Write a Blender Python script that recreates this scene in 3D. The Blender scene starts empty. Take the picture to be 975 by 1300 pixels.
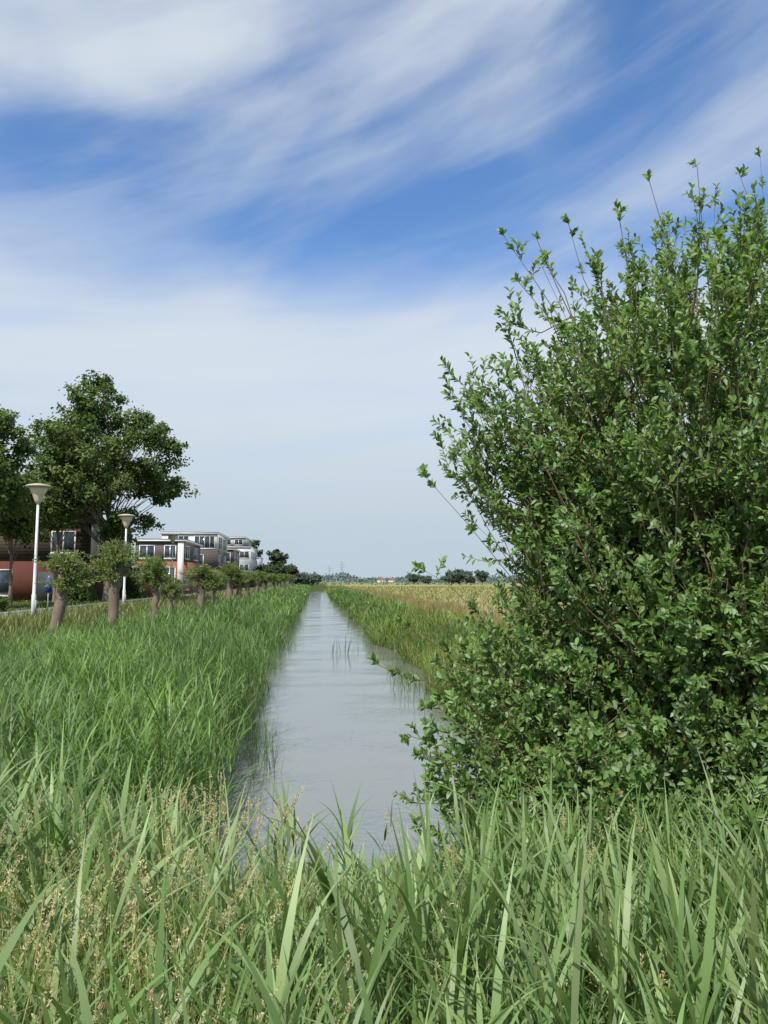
import bpy, math, random
import numpy as np
from mathutils import Vector, Matrix, Euler
rng = np.random.default_rng(7); random.seed(7)
scn = bpy.context.scene; col = scn.collection
R = math.radians
# ------------------------------------------------------------ camera
H = 2.8; F = 939.0
pitch = math.atan(88/F); yaw = math.atan(87.5*math.cos(pitch)/F)
cd = bpy.data.cameras.new('camera'); cam = bpy.data.objects.new('camera', cd); col.objects.link(cam)
cam.location = (0, 0, H)
cam.rotation_euler = Euler((math.pi/2+pitch, 0, -yaw), 'XYZ')
cd.sensor_fit = 'VERTICAL'; cd.sensor_height = 36; cd.lens = 36*F/1300
cd.clip_start = .05; cd.clip_end = 9000
scn.camera = cam
CM = cam.rotation_euler.to_matrix()
def at(px, py, Y):
    d = CM @ Vector(((px-487.5)/F, (650-py)/F, -1)); s = Y/d.y
    return np.array([d.x*s, Y, H+d.z*s])
def pos(px, d): return (float(at(px, 738, d)[0]), d)
scn.view_settings.view_transform = 'Standard'; scn.view_settings.look = 'None'; scn.view_settings.exposure = 0

# ------------------------------------------------------------ materials
def mat(name):
    m = bpy.data.materials.new(name); m.use_nodes = True
    return m, m.node_tree.nodes, m.node_tree.links, m.node_tree.nodes['Principled BSDF']
def simple(name, c, rough=.7, noise=None, metal=0, scale=3., bump=0., spec=.5):
    m, N, L, b = mat(name); b.inputs['Roughness'].default_value = rough; b.inputs['Metallic'].default_value = metal
    b.inputs['Specular IOR Level'].default_value = spec
    tc = N.new('ShaderNodeTexCoord'); n = N.new('ShaderNodeTexNoise'); n.inputs['Scale'].default_value = scale; n.inputs['Detail'].default_value = 6
    L.new(tc.outputs['Object'], n.inputs['Vector'])
    r = N.new('ShaderNodeMix'); r.data_type = 'RGBA'; L.new(n.outputs['Fac'], r.inputs['Factor'])
    c2 = noise or tuple(v*.75 for v in c)
    r.inputs[6].default_value = (*c, 1); r.inputs[7].default_value = (*c2, 1); L.new(r.outputs[2], b.inputs['Base Color'])
    if bump:
        bp = N.new('ShaderNodeBump'); bp.inputs['Strength'].default_value = bump; L.new(n.outputs['Fac'], bp.inputs['Height']); L.new(bp.outputs[0], b.inputs['Normal'])
    return m
def leafmat(name, rough=.5, trans=.3, tint=(1.3, 1.25, .6), spec=.4, hue=(1.08, 1.02, .85)):
    m, N, L, b = mat(name); b.inputs['Roughness'].default_value = rough; b.inputs['Specular IOR Level'].default_value = spec
    a = N.new('ShaderNodeAttribute'); a.attribute_name = 'Col'
    h = N.new('ShaderNodeMix'); h.data_type = 'RGBA'; h.blend_type = 'MULTIPLY'; h.inputs['Factor'].default_value = 1; L.new(a.outputs['Color'], h.inputs[6]); h.inputs[7].default_value = (*hue, 1); L.new(h.outputs[2], b.inputs['Base Color'])
    t = N.new('ShaderNodeBsdfTranslucent'); mu = N.new('ShaderNodeMix'); mu.data_type = 'RGBA'; mu.blend_type = 'MULTIPLY'; mu.inputs['Factor'].default_value = 1
    L.new(h.outputs[2], mu.inputs[6]); mu.inputs[7].default_value = (*tint, 1); L.new(mu.outputs[2], t.inputs['Color'])
    mx = N.new('ShaderNodeMixShader'); mx.inputs[0].default_value = trans
    L.new(b.outputs[0], mx.inputs[1]); L.new(t.outputs[0], mx.inputs[2]); L.new(mx.outputs[0], N['Material Output'].inputs[0])
    return m
M = {}
M['leaf'] = leafmat('willow_leaf', .5, .4, spec=.35, hue=(.95, 1., .95))
M['tree'] = leafmat('tree_leaf', .5, .4)
M['reed'] = leafmat('reed_leaf', .45, .4, spec=.45)
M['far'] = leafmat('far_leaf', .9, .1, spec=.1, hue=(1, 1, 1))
M['bark'] = simple('bark', (.26, .2, .145), .9, (.11, .085, .06), scale=14, bump=.6)
M['stem'] = simple('shoot_bark', (.2, .155, .09), .8, (.12, .095, .05), scale=20)
M['white'] = simple('white_paint', (.78, .78, .76), .4, (.7, .7, .68))
M['cream'] = simple('lamp_cream', (.7, .6, .43), .5, (.58, .5, .36), scale=5)
M['lid'] = simple('lamp_lid', (.5, .43, .31), .5, (.4, .35, .26), scale=5)
M['glass'] = simple('window_glass', (.05, .065, .08), .08, (.03, .04, .05), scale=.6, spec=.8)
M['dark'] = simple('dark_roofing', (.05, .05, .055), .7)
M['grey'] = simple('grey_render', (.42, .42, .42), .8, (.35, .35, .35), scale=1)
M['render'] = simple('white_render', (.72, .71, .68), .8, (.62, .61, .58), scale=.8)
M['steel'] = simple('galvanised_steel', (.36, .39, .42), .6)
M['blue'] = simple('blue_sign_paint', (.02, .06, .25), .5, (.02, .05, .2))
M['rooftile'] = simple('red_roof_tiles', (.22, .12, .09), .8)
M['kerb'] = simple('kerb_concrete', (.4, .39, .37), .9, scale=5)
M['asphalt'] = simple('path_paving', (.3, .28, .26), .9, (.2, .19, .18), scale=2.5)
def brickmat(name, c1, c2, mortar):
    m, N, L, b = mat(name); b.inputs['Roughness'].default_value = .9
    tc = N.new('ShaderNodeTexCoord'); sp = N.new('ShaderNodeSeparateXYZ'); L.new(tc.outputs['Object'], sp.inputs[0])
    ad = N.new('ShaderNodeMath'); ad.operation = 'ADD'; L.new(sp.outputs[0], ad.inputs[0]); L.new(sp.outputs[1], ad.inputs[1])
    cb = N.new('ShaderNodeCombineXYZ'); L.new(ad.outputs[0], cb.inputs[0]); L.new(sp.outputs[2], cb.inputs[1])
    br = N.new('ShaderNodeTexBrick'); L.new(cb.outputs[0], br.inputs['Vector']); br.inputs['Scale'].default_value = 4.5
    br.inputs['Color1'].default_value = (*c1, 1); br.inputs['Color2'].default_value = (*c2, 1); br.inputs['Mortar'].default_value = (*mortar, 1); br.inputs['Mortar Size'].default_value = .015
    n = N.new('ShaderNodeTexNoise'); n.inputs['Scale'].default_value = .7; L.new(tc.outputs['Object'], n.inputs['Vector'])
    mx = N.new('ShaderNodeMix'); mx.data_type = 'RGBA'; mx.blend_type = 'MULTIPLY'; mx.inputs['Factor'].default_value = .5
    L.new(br.outputs['Color'], mx.inputs[6]); L.new(n.outputs['Fac'], mx.inputs[7]); L.new(mx.outputs[2], b.inputs['Base Color'])
    return m
M['brick'] = brickmat('red_brick', (.18, .045, .028), (.135, .035, .022), (.11, .065, .045))
M['brick2'] = brickmat('orange_brick', (.55, .17, .08), (.46, .13, .06), (.36, .23, .15))
def slatmat(name, c, c2):
    m, N, L, b = mat(name); b.inputs['Roughness'].default_value = .85
    tc = N.new('ShaderNodeTexCoord'); sp = N.new('ShaderNodeSeparateXYZ'); L.new(tc.outputs['Object'], sp.inputs[0])
    ml = N.new('ShaderNodeMath'); ml.operation = 'MULTIPLY'; ml.inputs[1].default_value = 4; L.new(sp.outputs[2], ml.inputs[0])
    fr = N.new('ShaderNodeMath'); fr.operation = 'FRACT'; L.new(ml.outputs[0], fr.inputs[0])
    rp = N.new('ShaderNodeValToRGB'); rp.color_ramp.elements[0].position = .2; rp.color_ramp.elements[1].position = .32
    rp.color_ramp.elements[0].color = (*c2, 1); rp.color_ramp.elements[1].color = (*c, 1)
    L.new(fr.outputs[0], rp.inputs[0]); L.new(rp.outputs[0], b.inputs['Base Color']); return m
M['slat'] = slatmat('brown_wood_cladding', (.085, .055, .038), (.022, .016, .013))
M['slat2'] = slatmat('grey_brown_cladding', (.13, .105, .09), (.06, .05, .045))

# ------------------------------------------------------------ mesh building
def mesh(name, V, Fq, C=None, m=None, smooth=False):
    V = np.asarray(V, dtype=np.float32); Fq = np.asarray(Fq, dtype=np.int32)
    me = bpy.data.meshes.new(name); me.vertices.add(len(V)); me.vertices.foreach_set('co', V.ravel())
    me.loops.add(Fq.size); me.loops.foreach_set('vertex_index', Fq.ravel())
    me.polygons.add(len(Fq)); me.polygons.foreach_set('loop_start', np.arange(0, Fq.size, 4, dtype=np.int32))
    me.update(calc_edges=True)
    if smooth: me.polygons.foreach_set('use_smooth', np.ones(len(Fq), dtype=bool))
    if C is not None:
        ca = me.color_attributes.new('Col', 'FLOAT_COLOR', 'POINT')
        c4 = np.ones((len(V), 4), dtype=np.float32); c4[:, :3] = C; ca.data.foreach_set('color', c4.ravel())
    if m: me.materials.append(m)
    return me
class MB:
    def __init__(s): s.V = []; s.F = []; s.C = []; s.n = 0
    def add(s, V, Fq, C=None):
        V = np.asarray(V, float).reshape(-1, 3); s.V.append(V); s.F.append(np.asarray(Fq).reshape(-1, 4)+s.n)
        s.C.append(np.broadcast_to(C, V.shape) if C is not None else np.full(V.shape, .5)); s.n += len(V)
    def box(s, x0, x1, y0, y1, z0, z1):
        s.add([(x0,y0,z0),(x1,y0,z0),(x1,y1,z0),(x0,y1,z0),(x0,y0,z1),(x1,y0,z1),(x1,y1,z1),(x0,y1,z1)],
              [(0,3,2,1),(4,5,6,7),(0,1,5,4),(1,2,6,5),(2,3,7,6),(3,0,4,7)])
    def tubes(s, P, Rr, sides=5, C=None):
        P = np.asarray(P, float); n, k, _ = P.shape; Rr = np.broadcast_to(Rr, (n, k))
        T = np.gradient(P, axis=1); T /= np.linalg.norm(T, axis=2, keepdims=True)+1e-9
        ref = np.where(np.abs(T[..., 2:3]) > .8, np.array([1., 0, 0]), np.array([0, 0, 1.]))
        U = np.cross(T, ref); U /= np.linalg.norm(U, axis=2, keepdims=True)+1e-9; W = np.cross(T, U)
        a = np.arange(sides)*2*np.pi/sides
        V = P[:, :, None]+Rr[:, :, None, None]*(np.cos(a)[None, None, :, None]*U[:, :, None]+np.sin(a)[None, None, :, None]*W[:, :, None])
        I = np.arange(n*k*sides).reshape(n, k, sides); J = np.roll(I, -1, axis=2)
        Fq = np.stack([I[:, :-1], J[:, :-1], J[:, 1:], I[:, 1:]], -1)
        s.add(V, Fq, C if C is None else np.broadcast_to(C[:, None, None, :], V.shape).reshape(-1, 3))
    def ribbons(s, P, side, Wd, C):
        n, k, _ = P.shape; sd = side if side.ndim == 3 else side[:, None, :]
        V = np.stack([P-sd*Wd[..., None]/2, P+sd*Wd[..., None]/2], 2)
        I = np.arange(n*k*2).reshape(n, k, 2)
        Fq = np.stack([I[:, :-1, 0], I[:, :-1, 1], I[:, 1:, 1], I[:, 1:, 0]], -1)
        if C.ndim == 2: C = np.broadcast_to(C[:, None, :], (n, k, 3))
        s.add(V, Fq, np.repeat(C[:, :, None, :], 2, 2).reshape(-1, 3))
    def leaves(s, p, d, nrm, L, W, C, fold=.25):
        d = d/(np.linalg.norm(d, axis=1, keepdims=True)+1e-9); sd = np.cross(d, nrm); sd /= np.linalg.norm(sd, axis=1, keepdims=True)+1e-9
        up = np.cross(sd, d); L = L[:, None]; W = W[:, None]
        a = p; t = p+d*L
        f = fold*W
        l1 = p+d*L*.3-sd*W*.42+up*f; l2 = p+d*L*.68-sd*W*.42+up*f; r1 = p+d*L*.3+sd*W*.42+up*f; r2 = p+d*L*.68+sd*W*.42+up*f
        V = np.stack([a, l1, l2, t, r2, r1], 1); b = np.arange(len(p))[:, None]*6
        Fq = np.concatenate([b+np.array([[0, 3, 2, 1]]), b+np.array([[0, 5, 4, 3]])])
        s.add(V, Fq, np.repeat(C[:, None, :], 6, 1).reshape(-1, 3))
    def build(s, name, m, parent=None, org=(0, 0, 0), smooth=False):
        V = np.concatenate(s.V)-np.array(org)[None]
        me = mesh(name, V, np.concatenate(s.F), np.concatenate(s.C), m, smooth)
        o = bpy.data.objects.new(name, me); col.objects.link(o)
        if parent: o.parent = parent
        return o
def tag(o, label=None, cat=None, group=None, kind=None):
    if label: o['label'] = label
    if cat: o['category'] = cat
    if group: o['group'] = group
    if kind: o['kind'] = kind
    return o
def empty(name, loc, label, cat, group=None):
    o = bpy.data.objects.new(name, None); col.objects.link(o); o.location = tuple(loc); o.empty_display_size = .3
    return tag(o, label, cat, group)
def copy_tree(o, parent=None):
    c = o.copy(); col.objects.link(c)
    if parent: c.parent = parent
    for ch in [x for x in list(col.objects) if x.parent == o]: copy_tree(ch, c)
    return c
def unit(v): return v/(np.linalg.norm(v, axis=-1, keepdims=True)+1e-9)
def rnd(a, b, n): return rng.uniform(a, b, n)
def cmix(n, cols, j=.15):
    cols = np.array(cols); t = rng.random((n, 1)); i = rng.integers(0, len(cols), n); k = rng.integers(0, len(cols), n)
    return (cols[i]*(1-t)+cols[k]*t)*rnd(1-j, 1+j, (n, 1))
def curl(start, az, th0, dth, L, segs):
    s = np.linspace(0, 1, segs+1); th = th0[:, None]-dth[:, None]*s[None]**1.3
    st = (L/segs)[:, None]; hx = np.cos(th)*st; hz = np.sin(th)*st
    cx = np.concatenate([np.zeros((len(L), 1)), np.cumsum(hx[:, 1:], 1)], 1); cz = np.concatenate([np.zeros((len(L), 1)), np.cumsum(hz[:, 1:], 1)], 1)
    return np.stack([start[:, 0:1]+cx*np.cos(az)[:, None], start[:, 1:2]+cx*np.sin(az)[:, None], start[:, 2:3]+cz], -1)
def blades(mb, start, L, W, C, th=(1.2, 1.5), bend=(.1, .9), segs=4, az=None):
    n = len(start); az = rnd(0, 2*np.pi, n) if az is None else az
    P = curl(start, az, rnd(*th, n), rnd(*bend, n), L, segs)
    tw = rnd(-.6, .6, n); side = np.stack([-np.sin(az+tw), np.cos(az+tw), np.zeros(n)], -1)
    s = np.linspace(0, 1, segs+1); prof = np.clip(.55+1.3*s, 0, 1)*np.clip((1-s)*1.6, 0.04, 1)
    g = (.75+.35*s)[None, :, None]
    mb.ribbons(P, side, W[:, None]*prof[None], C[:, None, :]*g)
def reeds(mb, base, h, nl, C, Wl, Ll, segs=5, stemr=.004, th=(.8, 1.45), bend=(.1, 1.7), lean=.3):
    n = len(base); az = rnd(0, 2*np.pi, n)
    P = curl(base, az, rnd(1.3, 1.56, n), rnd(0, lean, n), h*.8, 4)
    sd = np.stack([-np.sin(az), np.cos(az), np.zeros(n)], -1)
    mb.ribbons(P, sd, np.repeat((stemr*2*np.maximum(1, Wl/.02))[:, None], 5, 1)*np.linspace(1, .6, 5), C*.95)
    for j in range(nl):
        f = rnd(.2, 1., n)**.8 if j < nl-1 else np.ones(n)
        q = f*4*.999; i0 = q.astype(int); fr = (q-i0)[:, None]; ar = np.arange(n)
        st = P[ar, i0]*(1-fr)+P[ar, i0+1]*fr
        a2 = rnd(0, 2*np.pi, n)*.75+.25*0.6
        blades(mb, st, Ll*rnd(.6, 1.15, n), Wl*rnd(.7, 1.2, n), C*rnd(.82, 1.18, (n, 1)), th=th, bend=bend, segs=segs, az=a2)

# ------------------------------------------------------------ terrain
def sm(a, b, x): t = np.clip((x-a)/(b-a), 0, 1); return t*t*(3-2*t)
def xl(y): return -1.66+.5*np.exp(-np.clip(y-7, 0, None)/4)+.16*np.sin(y*.42+1)+.1*np.sin(y*1.1)+.12*np.sin(y*.13)
def xr(y): return 3.1+.26*np.sin(y*.31)+.18*np.sin(y*.83+2)+.15*np.sin(y*.11)
def gz(x, y):
    x = np.asarray(x, float); y = np.asarray(y, float); a = xl(y)-x; b = x-xr(y)
    Lz = -.4+1.2*sm(-1.2, 2.4, a)+.5*sm(4, 8, a); Rz = -.4+1.35*sm(-1.2, 2.2, b)
    Nz = -.4+1.5*sm(-1.6, 3.4, 6.6-y+.25*np.sin(x*1.3)); Fz = -.4+1.4*sm(-2, 10, y-215)
    return np.maximum(np.maximum(Lz, Rz), np.maximum(Nz, Fz))
xs = np.concatenate([[-4000, -1500, -500, -200, -80, -40, -25, -18, -14, -11, -10.], np.arange(-9.6, 7.6, .3), [9, 12, 18, 30, 60, 120, 300, 800, 2000, 5000]])
ys = np.concatenate([[-60, -20, -5], np.arange(0, 30, .5), np.arange(30, 60, 1), np.arange(60, 232, 3), [240, 260, 300, 400, 600, 1000, 2000, 3500, 6000]])
X, Y = np.meshgrid(xs, ys); Z = gz(X, Y)
I = np.arange(X.size).reshape(X.shape); Fq = np.stack([I[:-1, :-1], I[:-1, 1:], I[1:, 1:], I[1:, :-1]], -1).reshape(-1, 4)
gm, N, L, b = mat('meadow_ground'); b.inputs['Roughness'].default_value = 1; b.inputs['Specular IOR Level'].default_value = .1
tc = N.new('ShaderNodeTexCoord'); sp = N.new('ShaderNodeSeparateXYZ'); L.new(tc.outputs['Object'], sp.inputs[0])
n1 = N.new('ShaderNodeTexNoise'); n1.inputs['Scale'].default_value = 2.2; n1.inputs['Detail'].default_value = 8; L.new(tc.outputs['Object'], n1.inputs['Vector'])
mp = N.new('ShaderNodeMapping'); mp.inputs['Scale'].default_value = (.02, .012, 1); L.new(tc.outputs['Object'], mp.inputs[0])
n2 = N.new('ShaderNodeTexNoise'); n2.inputs['Scale'].default_value = 1; n2.inputs['Detail'].default_value = 5; L.new(mp.outputs[0], n2.inputs['Vector'])
def ramp(src, stops):
    r = N.new('ShaderNodeValToRGB'); e = r.color_ramp.elements
    e[0].position, e[0].color = stops[0][0], (*stops[0][1], 1); e[1].position, e[1].color = stops[-1][0], (*stops[-1][1], 1)
    for p, c in stops[1:-1]:
        q = e.new(p); q.color = (*c, 1)
    L.new(src, r.inputs[0]); return r.outputs[0]
gr = ramp(n1.outputs['Fac'], [(.3, (.035, .048, .014)), (.7, (.08, .11, .03))])
fd = ramp(n2.outputs['Fac'], [(.35, (.16, .2, .08)), (.5, (.3, .28, .14)), (.65, (.24, .26, .11))])
mr = N.new('ShaderNodeMapRange'); mr.inputs[1].default_value = 4.5; mr.inputs[2].default_value = 7; L.new(sp.outputs[0], mr.inputs[0])
mx = N.new('ShaderNodeMix'); mx.data_type = 'RGBA'; L.new(mr.outputs[0], mx.inputs['Factor']); L.new(gr, mx.inputs[6]); L.new(fd, mx.inputs[7]); L.new(mx.outputs[2], b.inputs['Base Color'])
g = bpy.data.objects.new('ground', mesh('ground', np.stack([X, Y, Z], -1).reshape(-1, 3), Fq[:, ::-1], None, gm, True)); col.objects.link(g); g['kind'] = 'structure'
# water
wm, N, L, b = mat('canal_water'); b.inputs['Base Color'].default_value = (.17, .18, .16, 1); b.inputs['Roughness'].default_value = .04; b.inputs['IOR'].default_value = 2.5
tc = N.new('ShaderNodeTexCoord'); mp = N.new('ShaderNodeMapping'); mp.inputs['Scale'].default_value = (1.6, 3.8, 1); mp.inputs['Rotation'].default_value = (0, 0, .15); L.new(tc.outputs['Object'], mp.inputs[0])
n1 = N.new('ShaderNodeTexNoise'); n1.inputs['Scale'].default_value = 2.8; n1.inputs['Detail'].default_value = 4; n1.inputs['Distortion'].default_value = .4; L.new(mp.outputs[0], n1.inputs['Vector'])
n3 = N.new('ShaderNodeTexNoise'); n3.inputs['Scale'].default_value = .2; n3.inputs['Detail'].default_value = 3; L.new(mp.outputs[0], n3.inputs['Vector'])
ms = N.new('ShaderNodeMapRange'); L.new(n3.outputs['Fac'], ms.inputs[0]); ms.inputs[1].default_value = .42; ms.inputs[2].default_value = .62; ms.inputs[3].default_value = .05; ms.inputs[4].default_value = .38
bp = N.new('ShaderNodeBump'); L.new(ms.outputs[0], bp.inputs['Strength']); bp.inputs['Distance'].default_value = .03; L.new(n1.outputs['Fac'], bp.inputs['Height']); L.new(bp.outputs[0], b.inputs['Normal'])
mb = MB(); mb.add([(-4, 4, 0), (6, 4, 0), (6, 226, 0), (-4, 226, 0)], [(0, 1, 2, 3)]); w = mb.build('water', wm); w['kind'] = 'structure'
# path + kerbs
mb = MB(); mb.add([(-14.0, -20, 1.306), (-12, -20, 1.306), (-12, 240, 1.306), (-14.0, 240, 1.306)], [(0, 1, 2, 3)]); o = mb.build('path', M['asphalt']); o['kind'] = 'structure'
mb = MB(); mb.box(-12, -11.88, -20, 240, 1.2, 1.4); mb.box(-14.12, -14.0, -20, 240, 1.2, 1.4); o = mb.build('kerb', M['kerb']); o['kind'] = 'structure'

# ------------------------------------------------------------ reeds & grasses
G1 = [(.085, .18, .04), (.13, .25, .062), (.175, .3, .09), (.115, .19, .07)]
def bed(mb, y0, y1, dens, nl, segs, umax=5.4):
    n = int((y1-y0)*(umax+.2)*dens); y = rnd(y0, y1, n); u = rnd(-.25, umax, n)*1.
    x = xl(y)-u
    z = gz(x, y); pn = np.sin(x*1.7+y*.9)*np.sin(y*.6-x)*.14+np.sin(y*.5)*.12+np.sin(y*1.3+x*2.3)*.1
    top = 1.64+pn+rnd(-.42, .25, n); top = np.where(u < .1, top-.15, top); top = np.where(u > 3.2, np.minimum(top, z+rnd(.45, .85, n)), top)
    h = np.clip(top-z, .3, 2.); dd = np.maximum(y, 1)
    Wl = np.maximum(.018, .0012*dd); Ll = np.full(n, .46)*rnd(.75, 1.3, n)*np.where(u > 3.2, .8, 1)
    ok = (y > 5.2+.3*np.sin(x*2)) & ~((x > -1.6) & (y < 6.8))
    C = cmix(n, G1)*(1+.28*np.sin(x*.9+y*.37)*np.sin(y*.21+x*.3)+.12*np.sin(x*3+y*2))[:, None]
    reeds(mb, np.stack([x, y, z], -1)[ok], h[ok], nl, C[ok], Wl[ok], Ll[ok], segs, th=(.95, 1.5), bend=(.1, 1.8))
mb = MB(); bed(mb, 5, 14, 78, 7, 5); bed(mb, 14, 26, 38, 6, 4); bed(mb, 26, 60, 15, 5, 3); bed(mb, 60, 140, 5, 5, 3); bed(mb, 140, 230, 3, 4, 3)
tag(mb.build('reed_bed', M['reed']), 'dense tall green reeds along the left bank of the canal', 'reeds', kind='stuff')

# right bank greenery
mb = MB()
GR = [(.17, .24, .055), (.25, .3, .09), (.14, .22, .05), (.27, .28, .11)]
for y0, y1, dn in ((6, 14, 260), (14, 30, 130), (30, 70, 40), (70, 150, 12), (150, 230, 6)):
    n = int((y1-y0)*3.4*dn); y = rnd(y0, y1, n); u = rnd(-.1, 3.4, n); x = xr(y)+u
    hh = (.8-.1*u+.28*np.sin(y*.7+x)*np.sin(y*.23))*rnd(.5, 1.25, n)
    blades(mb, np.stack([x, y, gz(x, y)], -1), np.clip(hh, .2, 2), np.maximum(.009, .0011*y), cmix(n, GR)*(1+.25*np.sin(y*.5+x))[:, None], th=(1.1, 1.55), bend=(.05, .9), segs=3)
n = 2600; y = rnd(10, 140, n)**1; x = xr(y)+rnd(-.25, 1.6, n)
reeds(mb, np.stack([x, y, gz(x, y)], -1), rnd(.4, 1.1, n)*(1+.3*np.sin(y*.9)), 5, cmix(n, G1), np.maximum(.018, .0013*y), np.full(n, .4), 3)
tag(mb.build('bank_grass', M['reed']), 'yellow green rough grass and low reeds along the right bank', 'grass', kind='stuff')
mb = MB()
DR = [(.3, .23, .14), (.26, .2, .13), (.2, .21, .09), (.34, .29, .17)]
for y0, y1, dn in ((8, 20, 90), (20, 50, 45), (50, 110, 16), (110, 230, 5)):
    n = int((y1-y0)*3.*dn); y = rnd(y0, y1, n); x = xr(y)+rnd(2.8, 5.4, n)
    blades(mb, np.stack([x, y, gz(x, y)], -1), rnd(.35, .8, n), np.maximum(.008, .0011*y), cmix(n, DR), th=(1.2, 1.55), bend=(.05, .5), segs=2)
tag(mb.build('dry_grass', M['reed']), 'pinkish tan dry grass strip behind the right bank', 'grass', kind='stuff')
mb = MB(); FD = [(.34, .32, .16), (.3, .3, .13), (.2, .25, .09), (.37, .34, .2)]
n = 26000; y = 12+rnd(0, 1, n)**1.6*230; x = 8.2+rnd(0, 1, n)*(4+y*.6)
blades(mb, np.stack([x, y, gz(x, y)], -1), rnd(.25, .5, n), np.maximum(.01, .002*y), cmix(n, FD), segs=2)
tag(mb.build('meadow_grass', M['reed']), 'golden dry meadow grass in the open field at right', 'grass', kind='stuff')
# left verge
mb = MB(); VG = [(.1, .17, .045), (.15, .22, .06), (.2, .24, .09), (.25, .24, .13)]
for y0, y1, dn in ((8, 22, 130), (22, 45, 60), (45, 100, 12), (100, 230, 3)):
    n = int((y1-y0)*5.6*dn); y = rnd(y0, y1, n); x = rnd(-11.8, -5.4, n)
    h = rnd(.2, .6, n)
    blades(mb, np.stack([x, y, gz(x, y)], -1), h, np.maximum(.01, .0012*y), cmix(n, VG), segs=3)
n = 9000; y = rnd(20, 110, n); x = rnd(-22, -14.2, n); blades(mb, np.stack([x, y, gz(x, y)], -1), rnd(.06, .2, n), np.maximum(.01, .0015*y), cmix(n, VG[:2]), segs=2)
tag(mb.build('verge_grass', M['reed']), 'mixed verge grass between the reeds and the paved path', 'grass', kind='stuff')
# foreground reeds
def seedzone(x, y): return (x < -.08*y-.1) & (y < 3.4)
def mid(x, y): return (x > -.13*y-.2) & (x < .16*y+.25) & (y > 2.9)
mb = MB(); FG = [(.17, .29, .11), (.24, .36, .17), (.13, .24, .075), (.29, .39, .21)]
n = 4500; y = rnd(1.75, 6.8, n); x = rnd(-1, 1, n)
x = np.where(x < 0, x*(.47*y+.9), x*(.66*y+.9))
k = ~(seedzone(x, y) & (rng.random(n) < .65)) & ~(mid(x, y) & (rng.random(n) < .5)); x = x[k]; y = y[k]; n = len(x)
spike = rng.random(n) < np.where(x < .3, .1, .05)
md = mid(x, y) & ~spike
rt = sm(.5, 1.3, x)*sm(2.6, 3.4, y)
h = .55*rnd(.35, 1.5, n)*np.where(x < -.9, 1.15, 1)*np.where(md, .42, 1)*(1-.35*rt)
z = gz(x, y)
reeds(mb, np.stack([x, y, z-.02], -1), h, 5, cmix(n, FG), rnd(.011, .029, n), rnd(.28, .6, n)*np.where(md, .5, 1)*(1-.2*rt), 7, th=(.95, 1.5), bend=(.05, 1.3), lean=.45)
tag(mb.build('foreground_reeds', M['reed']), 'pale green broad bladed reeds in the near foreground', 'reeds', kind='stuff')
mb = MB()
n = 20000; y = rnd(1.5, 6.6, n); x = rnd(-1, 1, n); x = x*(.55*y+.9)
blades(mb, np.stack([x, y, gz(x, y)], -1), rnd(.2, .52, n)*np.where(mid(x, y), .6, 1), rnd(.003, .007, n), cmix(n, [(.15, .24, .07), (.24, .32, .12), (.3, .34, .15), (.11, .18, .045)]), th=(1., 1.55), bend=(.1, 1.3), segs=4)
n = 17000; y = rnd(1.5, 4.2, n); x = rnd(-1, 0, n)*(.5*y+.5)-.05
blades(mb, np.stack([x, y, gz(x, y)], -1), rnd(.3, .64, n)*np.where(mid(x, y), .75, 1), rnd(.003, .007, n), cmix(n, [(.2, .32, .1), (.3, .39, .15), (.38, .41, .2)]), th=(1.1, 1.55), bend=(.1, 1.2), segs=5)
tag(mb.build('meadow_undergrowth', M['reed']), 'thin yellow green grass blades among the foreground reeds', 'grass', kind='stuff')
# seed heads
mb = MB(); n = 560; y = rnd(1.6, 4.2, n); x = np.where(rng.random(n) < .87, -rnd(.0, 1, n)*(.5*y+.4), rnd(-.1, 1, n)*(.5*y))
az = rnd(0, 6.28, n); hh = rnd(.5, .9, n); hh = np.where(x > -.2, hh*.75, hh); P = curl(np.stack([x, y, gz(x, y)], -1), az, rnd(1.3, 1.55, n), rnd(.1, .6, n), hh, 6)
sc = cmix(n, [(.35, .4, .17), (.4, .4, .2), (.3, .37, .14)])
mb.ribbons(P, np.stack([-np.sin(az), np.cos(az), 0*az], -1), np.full((n, 7), .0026), sc)
K = 70
t = rng.random((n, K)); q = 4.8+1.19*t; i0 = q.astype(int); fr = (q-i0)[..., None]; ar = np.arange(n)[:, None]
p = P[ar, i0]*(1-fr)+P[ar, i0+1]*fr
lob = (.55+.45*np.sin(t*rnd(12, 26, (n, 1))+rnd(0, 6, (n, 1))))
spread = ((.004+.018*np.sin(np.pi*np.clip(t*.85+.1, 0, 1)))*lob)[..., None]
dv = unit(rng.normal(size=(n, K, 3))+np.array([0, 0, .5])); p = p+dv*spread*rng.random((n, K, 1))
mb.leaves(p.reshape(-1, 3), dv.reshape(-1, 3)+np.array([0, 0, .8]), rng.normal(size=(n*K, 3)), rnd(.007, .013, n*K), rnd(.0028, .0045, n*K), (np.repeat(cmix(n, [(.66, .62, .48), (.68, .57, .48), (.56, .58, .4)]), K, 0)))
tag(mb.build('seeding_grass', M['reed']), 'grass stalks with pale tan seed heads at lower left', 'grass', kind='stuff')
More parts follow.
